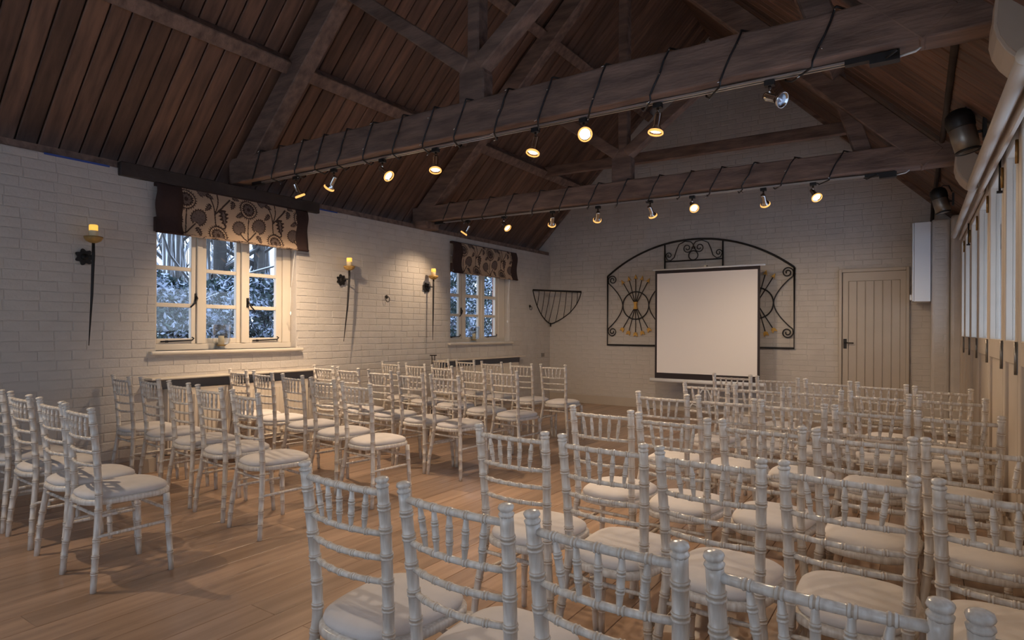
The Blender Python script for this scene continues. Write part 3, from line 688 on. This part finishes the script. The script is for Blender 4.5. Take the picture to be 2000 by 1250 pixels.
# ------------------------------------------------------------------ tracks, spot lamps, string lights
def track(y0, sl, x0, x1, z, lab):
    t = thing('light_track', lab, 'track', (0, 0, 0), 0, 'lighting tracks')
    yy = lambda x: y0+sl*x
    for dy in (-.016, .016): MB().bar((x0, yy(x0)+dy, z), (x1, yy(x1)+dy, z), .013, .012).build('rail', ALU, t)
    MB().bar((x0, yy(x0), z+.008), (x1, yy(x1), z+.008), .04, .008).build('rail_back', DARKT, t)
    MB().bar((x0-.16, yy(x0), z), (x0, yy(x0), z), .045, .035).build('end_feed', BLACK, t)
    MB().bar((x1, yy(x1), z), (x1+.25, yy(x1), z), .045, .03).box(x1+.12, x1+.26, yy(x1)-.03, yy(x1)+.03, z-.04, z+.01).build('power_feed', BLACK, t)
    MB().tube([(x1+.26, yy(x1), z-.02), (x1+.33, yy(x1), z-.01), (x1+.36, yy(x1), z+.012)], .006, 6).build('cable', WHITE, t)
track(3.77, .02, .30, 5.53, 2.815, 'silver lighting track under the nearer tie beam'); track(6.53, .045, .36, 5.42, 2.812, 'silver lighting track under the further tie beam')
def spot(x, y, aim, lit, lab, grp, energy, col, size=85, sc_=1.0):
    t = thing('track_spotlight', lab, 'spotlight', (x, y, 2.806), 0, grp)
    MB().box(-.028, .028, -.02, .02, -.03, 0).build('adapter', BLACK, t)
    MB().tube([(0, 0, -.03), (0, 0, -.085)], .009, 8).build('stem', CHROME, t)
    d_ = Vector(aim).normalized(); q = d_.to_track_quat('Z', 'Y').to_matrix().to_4x4(); q.translation = Vector((0, 0, -.095))
    hd = MB().lathe([(.0, -.035), (.022, -.033), (.024, -.02), (.024, .05), (.030, .062), (.044, .085), (.047, .10), (.042, .10), (.034, .082)], 18).xform(q).build('lamp_head', CHROME, t)
    MB().lathe([(.037, .088), (.0, .094)], 18).xform(q).build('bulb_face', BULB if lit else BULBO, hd)
    if lit:
        MB().lathe([(.044, .086), (.050, .092), (.051, .101), (.046, .106), (.041, .101)], 18, caps=False).xform(q).build('glass_rim', AMBER, hd)
        p_ = Vector((x, y, 2.806-.095))+d_*.125
        lamp('spot_beam', p_, p_+d_, energy, col, size, 1.0, .02)
WARM = (1, .74, .50)
Rv, Fv, Z_ = R0, F, Vector((0, 0, 1))
def img(r, u, f): return Rv*r+Z_*u+Fv*f
ords = ['first', 'second', 'third', 'fourth', 'fifth', 'sixth', 'seventh', 'eighth']
S1 = [(.814, img(.30, -.80, .25), 1, 1.7, 150), (1.354, img(-.55, -.75, .35), 1, 1.3), (1.974, img(.62, -.6, -.35), 1, .9), (2.575, img(.02, -.93, -.3), 1, .8),
      (3.524, img(-.2, -.93, -.2), 1, .5), (3.916, img(.0, -.45, -.9), 1, 1.1, 95), (4.452, img(-.15, -.98, -.05), 1, .6), (5.136, img(.45, -.45, -.75), 0, 0)]
for i, (x, d_, lit, e, *z_) in enumerate(S1):
    spot(x, 3.77+.02*x, d_, lit, 'chrome track spotlight, %s from the left under the nearer tie beam' % ords[i], 'spotlights on the nearer track', SPOT_W*e, WARM, *(z_ or [85]))
S2 = [(.763, img(-.55, -.8, .1), 1, .55), (1.335, img(.55, -.7, -.5), 1, .9), (2.05, img(-.03, -.66, .75), 1, .75), (2.661, img(.02, -.55, .75), 1, .3),
      (3.302, img(.45, -.72, .5), 1, .85, 110), (3.777, img(.0, -.6, -.8), 1, .6), (4.509, img(.45, -.6, .6), 1, .9), (4.973, img(.05, -.7, -.7), 1, .7)]
for i, (x, d_, lit, e, *z_) in enumerate(S2):
    spot(x, 6.53+.045*x, d_, lit, 'chrome track spotlight, %s from the left under the further tie beam' % ords[i], 'spotlights on the further track', SPOT_W*e, WARM, *(z_ or [85]))
def string(y0, sl, zt, xs, lab):
    t = thing('string_light', lab, 'string lights', (0, 0, 0), 0, 'string lights around the beams')
    P_ = []; D = .19; g = .009
    for k, x in enumerate(xs):
        nx = xs[k+1] if k+1 < len(xs) else x+.4
        f = lambda xx, dy: y0+sl*xx+dy
        for s in np.linspace(0, 1, 5): xx = x-.12*(1-s)+random.uniform(-.008, .008); P_.append((xx, f(xx, -g), 2.825+(zt+.006-2.825)*s))
        for s in np.linspace(0, 1, 3): xx = x+(nx-.12-x)*.45*s; P_.append((xx, f(xx, -g+(D+2*g)*s), zt+g))
        for s in np.linspace(0, 1, 3): xx = x+(nx-.12-x)*(.45+.1*s); P_.append((xx, f(xx, D+g), zt+(2.82-zt)*s))
        for s in np.linspace(.25, 1, 3): xx = x+(nx-.12-x)*(.55+.45*s); P_.append((xx, f(xx, D+g-(D+2*g)*s), 2.79))
    MB().tube(P_, .0065, 5).build('cable', BLACK, t)
    b_ = MB()
    for i in range(2, len(P_)-2, 3):
        p_ = Vector(P_[i]); b_.tube([p_, p_+Vector((random.uniform(-.03, .03), -.02, -.02))], [.003, .004], 5)
    o = b_.build('tiny_bulbs', CHROME, t); o['kind'] = 'stuff'
string(3.66, .02, 3.085, [.42, .72, 1.07, 1.36, 1.66, 1.98, 2.33, 2.66, 2.98, 3.36, 3.737, 4.14, 4.569, 5.0, 5.5], 'black string light cable wound around the nearer tie beam')
string(6.42, .045, 3.045, [.55, .87, 1.2, 1.56, 1.95, 2.33, 2.72, 3.08, 3.45, 3.8, 4.12, 4.45, 4.82, 5.25], 'black string light cable wound around the further tie beam')

# ------------------------------------------------------------------ window sill lanterns, dark stand
def lantern(y, z, lab):
    t = thing('hurricane_lantern', lab, 'lantern', (-.045, y, z), 0, 'glass hurricane lanterns')
    MB().lathe([(.05, 0), (.062, .004), (.04, .015), (.022, .03), (.04, .04)], 20).build('glass_foot', LGLASS, t)
    MB().lathe([(.04, .04), (.075, .06), (.085, .09), (.083, .17), (.09, .25), (.088, .25), (.081, .17), (.082, .09), (.072, .064), (.04, .044)], 24).build('glass_bowl', LGLASS, t)
    MB().lathe([(.0, .032), (.035, .032), (.05, .045), (.0, .048)], 16).build('pebbles', BOWLG, t)
    MB().lathe([(.028, .048), (.028, .135), (.025, .138), (.0, .134)], 16).build('candle', WAX, t)
lantern(3.54, 1.111, 'clear glass hurricane lantern with cream candle on nearer window sill'); lantern(7.765, 1.126, 'clear glass hurricane lantern with cream candle on further window sill')
t = thing('iron_stand', 'small black iron stand rising behind the chairs by left wall', 'stand', (.16, 6.56, 0))
MB().lathe([(.0, .955), (.05, .955), (.05, .968), (.0, .968)], 14).build('top_plate', IRON, t)
MB().tube([(-.0, -.03, .02), (-.0, -.03, .955)], .006, 6).build('upright', IRON, t); MB().tube([(.0, .03, .02), (.0, .03, .955)], .006, 6).build('upright', IRON, t)
MB().lathe([(.0, 0), (.07, 0), (.07, .02), (.0, .02)], 14).build('base', IRON, t)

# ------------------------------------------------------------------ chairs
def smooth(P, n):
    """Catmull-Rom through P"""
    P = [Vector(p) for p in P]; Q = [P[0]*2-P[1]]+P+[P[-1]*2-P[-2]]; out = []
    for i in range(1, len(Q)-2):
        for s in range(n):
            t = s/n; a, b_, c, d_ = Q[i-1], Q[i], Q[i+1], Q[i+2]
            out.append(.5*((2*b_)+(c-a)*t+(2*a-5*b_+4*c-d_)*t*t+(3*b_-a-3*c+d_)*t**3))
    out.append(P[-1]); return out
def ringed(path, rfun, rings, bead=.0028, wd=.0045, n=10, gap=.0055):
    """turned stick along a path with pairs of raised rings at arc positions"""
    S = [0]
    for a, b_ in zip(path[:-1], path[1:]): S.append(S[-1]+(b_-a).length)
    T = S[-1]
    def at_(s):
        s = max(0, min(T, s))
        for i in range(len(S)-1):
            if s <= S[i+1]: return path[i].lerp(path[i+1], (s-S[i])/max(S[i+1]-S[i], 1e-9))
        return path[-1]
    K = [(s, 0) for s in S if all(abs(s-r) > .014 for r in rings)]
    for r in rings:
        for o in (-gap, gap):
            K += [(r+o-wd, 0), (r+o-wd*.5, .85), (r+o+wd*.1, 1), (r+o+wd*.6, .6)]
        K += [(r+gap+wd*1.0, 0)]
    K.sort(); K = [k for i, k in enumerate(K) if i == 0 or k[0]-K[i-1][0] > 1e-4]
    flags = []
    for (s0, b0), (s1, b1) in zip(K[:-1], K[1:]):
        m_ = (s0+s1)/2; flags.append(any(abs(m_-r) < gap*.42 or gap+wd*.5 < abs(m_-r) < gap+wd*1.25 for r in rings))
    return [at_(s) for s, _ in K], [rfun(s/T)+bead*b_ for s, b_ in K], n, flags
def groove(me, flags, n):
    me.materials.append(LIME); me.materials.append(GROOVE)
    for i, f_ in enumerate(flags):
        if f_:
            for j in range(n): me.polygons[i*n+j].material_index = 1
    return me
CH = {}
REAR = [(.202, -.192, 0), (.190, -.178, .18), (.166, -.158, .36), (.156, -.152, .47), (.159, -.160, .62), (.165, -.175, .78), (.168, -.190, .897)]
def rear_leg(sx):
    path = smooth([(p[0]*sx, p[1], p[2]) for p in REAR], 4)
    pts, rad, n, fl_ = ringed(path, lambda t: .0145+.0022*min(1, t*3), [.095, .175, .255, .40, .48, .555, .63, .705, .78, .845], n=10)
    mb = MB().tube(pts, rad, n)
    e = path[-1]; ax = (path[-1]-path[-2]).normalized()
    prof = [(.0167, -.004), (.019, 0), (.019, .003), (.0145, .006), (.013, .009), (.0175, .012), (.0195, .017), (.018, .022), (.010, .0255), (0, .026)]
    q = ax.to_track_quat('Z', 'Y').to_matrix().to_4x4(); q.translation = e
    k = MB().lathe(prof, n).xform(q); mb.add(k.v, k.f, True); return groove(mb.mesh('rear_leg'), fl_, n)
def front_leg(sx):
    path = smooth([(.194*sx, .188, 0), (.186*sx, .178, .2), (.175*sx, .168, .42)], 4)
    pts, rad, n, fl_ = ringed(path, lambda t: .0135+.004*t, [.10, .20, .30, .375], n=10); return groove(MB().tube(pts, rad, n).mesh('front_leg'), fl_, n)
def rail(z, hw, y, bow, r, rings=5, drop=0):
    path = [Vector((x*hw, y-bow*(1-x*x), z)) for x in np.linspace(-1, 1, 11)]
    L = 2*hw; pts, rad, n, fl_ = ringed(path, lambda t: r, [L*(.155+.1725*i) for i in range(5)], bead=.0022, wd=.004, n=8, gap=.0045); return groove(MB().tube(pts, rad, n).mesh('rail'), fl_, n)
def ypost(z):
    for a, b_ in zip(REAR[:-1], REAR[1:]):
        if z <= b_[2]: s = (z-a[2])/(b_[2]-a[2]); return a[0]+(b_[0]-a[0])*s, a[1]+(b_[1]-a[1])*s
    return REAR[-1][:2]
RZ = [.876, .760, .690, .622]
BOW = [.012, .024, .026, .028]
def spindle(i):
    fx = -1+2*(.155+.1725*i); P_ = []
    for z, bo in ((RZ[1], BOW[1]), (RZ[0], BOW[0])):
        hx, y = ypost(z); P_.append(Vector(((hx-.012)*fx*(1 if z > .8 else .86), y-bo*(1-fx*fx), z)))
    path = [P_[0].lerp(P_[1], s) for s in np.linspace(0, 1, 9)]; L = (P_[1]-P_[0]).length
    pts, rad, n, fl_ = ringed(path, lambda t: .0055+.0035*math.sin(PI*t), [L*.34, L*.66], bead=.0018, wd=.0035, n=8, gap=.004); return groove(MB().tube(pts, rad, n).mesh('spindle'), fl_, n)
def outline(grow=0, n=48):
    """rounded seat plan: broad front, rounded narrower back"""
    out = []
    for i in range(n):
        a = 2*PI*i/n; c, s = math.cos(a), math.sin(a); e = 2/3.4
        x = abs(c)**e*(1 if c > 0 else -1); y = abs(s)**e*(1 if s > 0 else -1)
        hw = .181+.018*y; out.append((x*(hw+grow), y*(.205+grow)+.012+(.01*(1-x*x) if y > 0 else -.012*(1-x*x))))
    return out
def seat_frame():
    o = outline(); i1 = outline(-.006); mb = MB(); n = len(o)
    Ls = [[(x, y, .415) for x, y in i1], [(x, y, .419) for x, y in o], [(x, y, .438) for x, y in o], [(x, y, .444) for x, y in i1]]
    V = [p for l in Ls for p in l]; fs = [(l*n+j, l*n+(j+1) % n, (l+1)*n+(j+1) % n, (l+1)*n+j) for l in range(3) for j in range(n)]
    fs += [tuple(range(n))[::-1], tuple(range(3*n, 4*n))]; return mb.add(V, fs, True).mesh('seat_frame')
def cushion():
    n = 48; V = []; fs = []; lay = [(-.022, .443), (-.013, .449), (-.010, .458), (-.014, .468), (-.028, .478), (-.055, .486), (-.095, .491), (-.14, .493)]
    for g, z in lay: V += [(x, y, z) for x, y in outline(g, n)]
    k = len(lay)
    for l in range(k-1):
        for j in range(n): fs.append((l*n+j, l*n+(j+1) % n, (l+1)*n+(j+1) % n, (l+1)*n+j))
    V.append((0, .012, .4935)); fs += [((k-1)*n+j, (k-1)*n+(j+1) % n, len(V)-1) for j in range(n)]
    return MB().add(V, fs, True).mesh('cushion')
def stick(a, b_, r=.0085):
    a = Vector(a); b_ = Vector(b_); path = [a.lerp(b_, s) for s in np.linspace(0, 1, 6)]; L = (b_-a).length
    pts, rad, n, fl_ = ringed(path, lambda t: r*(.85+.25*math.sin(PI*t)), [L*.3, L*.7], bead=.002, wd=.0035, n=8, gap=.004); return groove(MB().tube(pts, rad, n).mesh('stretcher'), fl_, n)
PARTS = []
def part(name, me, m):
    if not me.materials: me.materials.append(m)
    PARTS.append((name, me))
for sx in (-1, 1): part('rear_leg', rear_leg(sx), LIME); part('front_leg', front_leg(sx), LIME)
for i, z in enumerate(RZ):
    hx, y = ypost(z); part('top_rail' if i == 0 else 'back_rail', rail(z, hx-.010, y, BOW[i], .0100 if i == 0 else .0088), LIME)
for i in range(5): part('spindle', spindle(i), LIME)
part('seat_frame', seat_frame(), LIME); part('cushion', cushion(), SUEDE)
part('stretcher', stick((-.188, -.172, .27), (-.184, .174, .27)), LIME); part('stretcher', stick((.188, -.172, .27), (.184, .174, .27)), LIME)
part('stretcher', stick((-.184, .171, .335), (.184, .171, .335)), LIME); part('stretcher', stick((-.164, -.158, .37), (.164, -.158, .37)), LIME)
num = ['first', 'second', 'third', 'fourth', 'fifth', 'sixth']
def chair(x, y, deg, lab, grp):
    t = thing('bamboo_style_chair', lab, 'chair', (x, y, 0), math.radians(deg), grp)
    for nm, me in PARTS:
        o = bpy.data.objects.new(nm, me); C.objects.link(o); o.parent = t
    return t
OFF = .19   # from the back posts to the middle of the legs
LEFT = [('sixth', [(.80, 1.455, -1), (1.302, 1.442, -2), (1.842, 1.414, -2), (2.275, 1.385, -2)], 1),
 ('fifth', [(.26, 2.47, -4), (.70, 2.49, -4.5), (1.233, 2.444, -5), (1.746, 2.389, -4), (2.273, 2.324, -6)], 0),
 ('fourth', [(.27, 3.53, -6), (.72, 3.50, -6.5), (1.272, 3.42, -7.5), (1.811, 3.31, -7), (2.34, 3.195, -5)], 0),
 ('third', [(.40, 4.463, -4), (.89, 4.383, -3), (1.405, 4.337, -4), (1.900, 4.25, -6), (2.345, 4.217, -3.5)], 0),
 ('second', [(.36, 5.526, -8), (.87, 5.43, -7), (1.373, 5.322, -9), (1.94, 5.16, -9), (2.41, 5.055, -5.5)], 0),
 ('first', [(.30, 6.54, -7), (.761, 6.52, -7.5), (1.305, 6.374, -6), (1.819, 6.279, -7), (2.28, 6.258, -2)], 0)]
sub = {'sixth': 'nearest'}
for row, L, skip in LEFT:
    for i, (x, y, a) in enumerate(L):
        rr = math.radians(a)
        lab = 'limewashed bamboo-style chair, left block, %s row from far wall, %s from window wall' % (row, num[i+skip])
        chair(x-OFF*math.sin(rr), y+OFF*math.cos(rr), a, lab, 'chairs left of the aisle')
RIGHT = [('sixth', [(4.523, 1.19, -1.5), (4.945, 1.172, -2.5), (5.357, 1.15, -2), (5.762, 1.124, -2), (6.145, 1.10, -2)]),
 ('fifth', [(4.498, 2.092, -2.4), (4.915, 2.072, -2.3), (5.315, 2.048, -2.3), (5.716, 2.044, -2.5), (6.11, 2.03, -2.5)]),
 ('fourth', [(4.514, 2.905, -2.5), (4.911, 2.85, -1.5), (5.312, 2.845, -4), (5.703, 2.801, -4), (6.08, 2.80, -3)]),
 ('third', [(4.493, 3.85, -4.5), (4.898, 3.84, -3), (5.277, 3.81, -3), (5.666, 3.771, -5), (6.045, 3.741, -3)]),
 ('second', [(4.492, 4.808, -3.6), (4.887, 4.778, -2), (5.263, 4.765, -3.7), (5.655, 4.733, -4.5), (6.045, 4.705, -5)]),
 ('first', [(4.409, 5.919, -4), (4.823, 5.809, -3), (5.232, 5.707, -6), (5.623, 5.609, -10), (6.011, 5.441, -10)])]
for row, L in RIGHT:
    for i, (x, y, a) in enumerate(L):
        rr = math.radians(a)
        lab = 'limewashed bamboo-style chair, right block, %s row from screen, %s from the aisle' % (row, num[i])
        chair(x-OFF*math.sin(rr), y+OFF*math.cos(rr), a, lab, 'chairs right of the aisle')

# ------------------------------------------------------------------ winter garden outside
gd = MB().box(-40, -.34, -25, 40, -.3, -.12).box(6.72, 40, -25, 40, -.3, -.12).build('ground', SNOW); struct(gd)
m, n, b = new_mat('snowy_leaf'); b.inputs['Roughness'].default_value = .8
at = node(n, 'ShaderNodeVertexColor'); at.layer_name = 'print'; n.links.new(at.outputs[0], b.inputs['Base Color']); LEAFM = m
def shrub(x, y, rx, ry, h, count, lab, seed, sticks=0, light=.5):
    r = np.random.RandomState(seed); t = thing('snowy_shrub', lab, 'shrub', (x, y, -.12))
    u = r.normal(size=(count, 3)); u /= np.linalg.norm(u, axis=1)[:, None]; rad = r.uniform(.72, 1.0, count)**.6
    clump = np.sin(u[:, 0]*9+seed)*np.sin(u[:, 1]*11)*np.cos(u[:, 2]*9)
    P_ = u*rad[:, None]*(1+.13*clump)[:, None]*np.array([rx, ry, h/2])+np.array([0, 0, h/2])
    d1 = r.normal(size=(count, 3)); d1 /= np.linalg.norm(d1, axis=1)[:, None]; d2 = np.cross(d1, r.normal(size=(count, 3))); d2 /= np.linalg.norm(d2, axis=1)[:, None]
    L_ = r.uniform(.03, .075, count)[:, None]; Wd = r.uniform(.012, .026, count)[:, None]
    V = np.stack([P_-d1*L_, P_+d2*Wd, P_+d1*L_, P_-d2*Wd], 1).reshape(-1, 3)
    me = bpy.data.meshes.new('leaves'); idx = np.arange(count*4).reshape(-1, 4)
    me.from_pydata(V.tolist(), [], idx.tolist()); me.update()
    snow = r.uniform(size=count) < light*(.55+.9*np.sin(P_[:, 0]*9+seed)*np.sin(P_[:, 1]*8)*np.sin(P_[:, 2]*10+1)+.25)
    col = np.where(snow[:, None], np.array([.52, .60, .74]), np.array([.035, .06, .055])*r.uniform(.6, 1.8, count)[:, None]); col = np.repeat(col, 4, 0)
    ca = me.color_attributes.new('print', 'FLOAT_COLOR', 'POINT'); ca.data.foreach_set('color', np.concatenate([col, np.ones((len(col), 1))], 1).astype(np.float32).ravel())
    o = mesh_obj('leaves', me, LEAFM, t); o['kind'] = 'stuff'
    tw = MB(); rn = random.Random(seed)
    for i in range(10+sticks):
        a = rn.uniform(0, 2*PI); e = Vector((rx*1.02*math.cos(a), ry*1.02*math.sin(a), h*rn.uniform(.4, 1.05))); md = e*.5+Vector((0, 0, h*.35))
        tw.tube(qb(Vector((0, 0, 0)), md, e, 7), [.03, .026, .022, .018, .014, .012, .009, .006], 5)
    tw.build('branches', BARK, t)
# bark that holds snow on its upper faces
m, n, b = new_mat('snowy_bark'); b.inputs['Roughness'].default_value = .9
ge = node(n, 'ShaderNodeNewGeometry'); sp_ = node(n, 'ShaderNodeSeparateXYZ'); n.links.new(ge.outputs['Normal'], sp_.inputs[0])
nz = node(n, 'ShaderNodeTexNoise'); nz.inputs['Scale'].default_value = 9; ad = node(n, 'ShaderNodeMath', operation='ADD'); n.links.new(sp_.outputs['Z'], ad.inputs[0]); n.links.new(nz.outputs[0], ad.inputs[1])
rp = node(n, 'ShaderNodeValToRGB'); n.links.new(ad.outputs[0], rp.inputs[0]); rp.color_ramp.elements[0].position = .55; rp.color_ramp.elements[1].position = .75
rp.color_ramp.elements[0].color = (.10, .095, .09, 1); rp.color_ramp.elements[1].color = (.82, .87, .95, 1); n.links.new(rp.outputs[0], b.inputs['Base Color']); BARK = m
def tree(x, y, h, r, seed, lab):
    rn = random.Random(seed); t = thing('bare_tree', lab, 'tree', (x, y, -.12), 0, 'bare trees behind the hedge')
    tr = MB(); path = [Vector((0, 0, 0))]
    for i in range(7): path.append(path[-1]+Vector((rn.uniform(-.12, .12), rn.uniform(-.12, .12), h/7)))
    tr.tube(path, [r*(1-.75*i/7) for i in range(8)], 8); tr.build('trunk', BARK, t)
    br = MB()
    def grow(p, d_, L, rr, lv):
        P_ = [p]; dd = d_.copy()
        for i in range(5):
            dd = (dd+Vector((rn.uniform(-.25, .25), rn.uniform(-.25, .25), rn.uniform(-.05, .22)))).normalized(); P_.append(P_[-1]+dd*L/5)
        br.tube(P_, [rr*(1-.8*i/5) for i in range(6)], 5)
        if lv:
            for k in range(5):
                q = P_[rn.randint(1, 5)]; grow(q, (dd+Vector((rn.uniform(-1, 1), rn.uniform(-1, 1), rn.uniform(-.2, .8)))).normalized(), L*.55, rr*.45, lv-1)
    for i in range(12):
        a = rn.uniform(0, 2*PI); z = rn.uniform(.12, .75); k = int(z*7); p = path[k].lerp(path[k+1], z*7-k)
        grow(p, Vector((math.cos(a), math.sin(a), rn.uniform(.3, 1.1))).normalized(), h*.32*(1.2-z*.6), r*.38, 2)
    o = br.build('branches', BARK, t); o['kind'] = 'stuff'
shr = [(-3.6, 4.2, 1.0, 1.25, 2.35, 'left part of the nearer window'), (-4.4, 6.6, 1.1, 1.25, 2.45, 'middle of the nearer window'), (-3.7, 8.3, .9, 1.0, 2.1, 'right part of the nearer window'),
       (-4.2, 11.2, 1.2, 1.2, 3.4, 'left part of the further window'), (-4.6, 13.6, 1.2, 1.2, 3.6, 'right part of the further window')]
for i, (x, y, rx, ry, h, wnm) in enumerate(shr):
    shrub(x, y, rx, ry, h, 30000, 'snow covered evergreen shrub outside, seen in the %s' % wnm, 20+i, 6 if i != 2 else 26, .5)
TR = [(-8, 7.05, 12, .19, 'straight bare tree outside, leftmost through the nearer window'), (-9.5, 8.05, 11, .10, 'thin crooked bare tree, second from left through the nearer window'), (-8, 7.42, 12, .15, 'leaning bare tree at the right edge of the left casement, nearer window'),
      (-7, 7.4, 11, .10, 'thin bare tree at the left edge of the middle casement, nearer window'), (-8.5, 8.55, 12, .21, 'thick forked bare tree in the middle casement of the nearer window'), (-9.5, 9.9, 11, .12, 'bare tree at the right edge of the middle casement, nearer window'),
      (-7.5, 8.85, 11, .10, 'thin bare tree at the left edge of the right casement, nearer window'), (-8.2, 9.55, 12, .26, 'thickest bare tree, in the right casement of the nearer window')]
for i, (x, y, h, r, wnm) in enumerate(TR):
    tree(x, y, h, r, 40+i, wnm)
# yard on the door side
ob = thing('outbuilding', 'white brick outbuilding with brown timber cladding seen through the nearest door pane', 'building', (6.95, 13.0, -.12))
MB().box(0, 7, .06, 4, 0, 3.3).build('white_wall', mat('weathered_white', (.34, .37, .42), .8, noise=.2, nscale=8), ob)
CLAD = mat('brown_cladding', (.16, .10, .095), .8, noise=.4, nscale=5, bump=.3, stretch=(6, 6, .6))
for k_ in range(24): MB().box(.02+.29*k_, .30+.29*k_, 0, .06, .1, 2.3).build('plank', CLAD, ob)
MB().prism([(-.2, 3.3), (7.2, 3.3), (7.2, 3.42), (3.5, 4.6), (-.2, 3.42)], -.15, 4.1, ax=1).build('snowy_roof', SNOW, ob)

tag(bevel(MB().box(-.75, -.42, 9.22, 9.6, -.12, 3.0).build('brick_buttress', mat('red_brick', (.42, .20, .13), .85, noise=.35, nscale=14, bump=.3)), .01), 'red brick buttress outside, at the right edge of the further window', 'buttress')
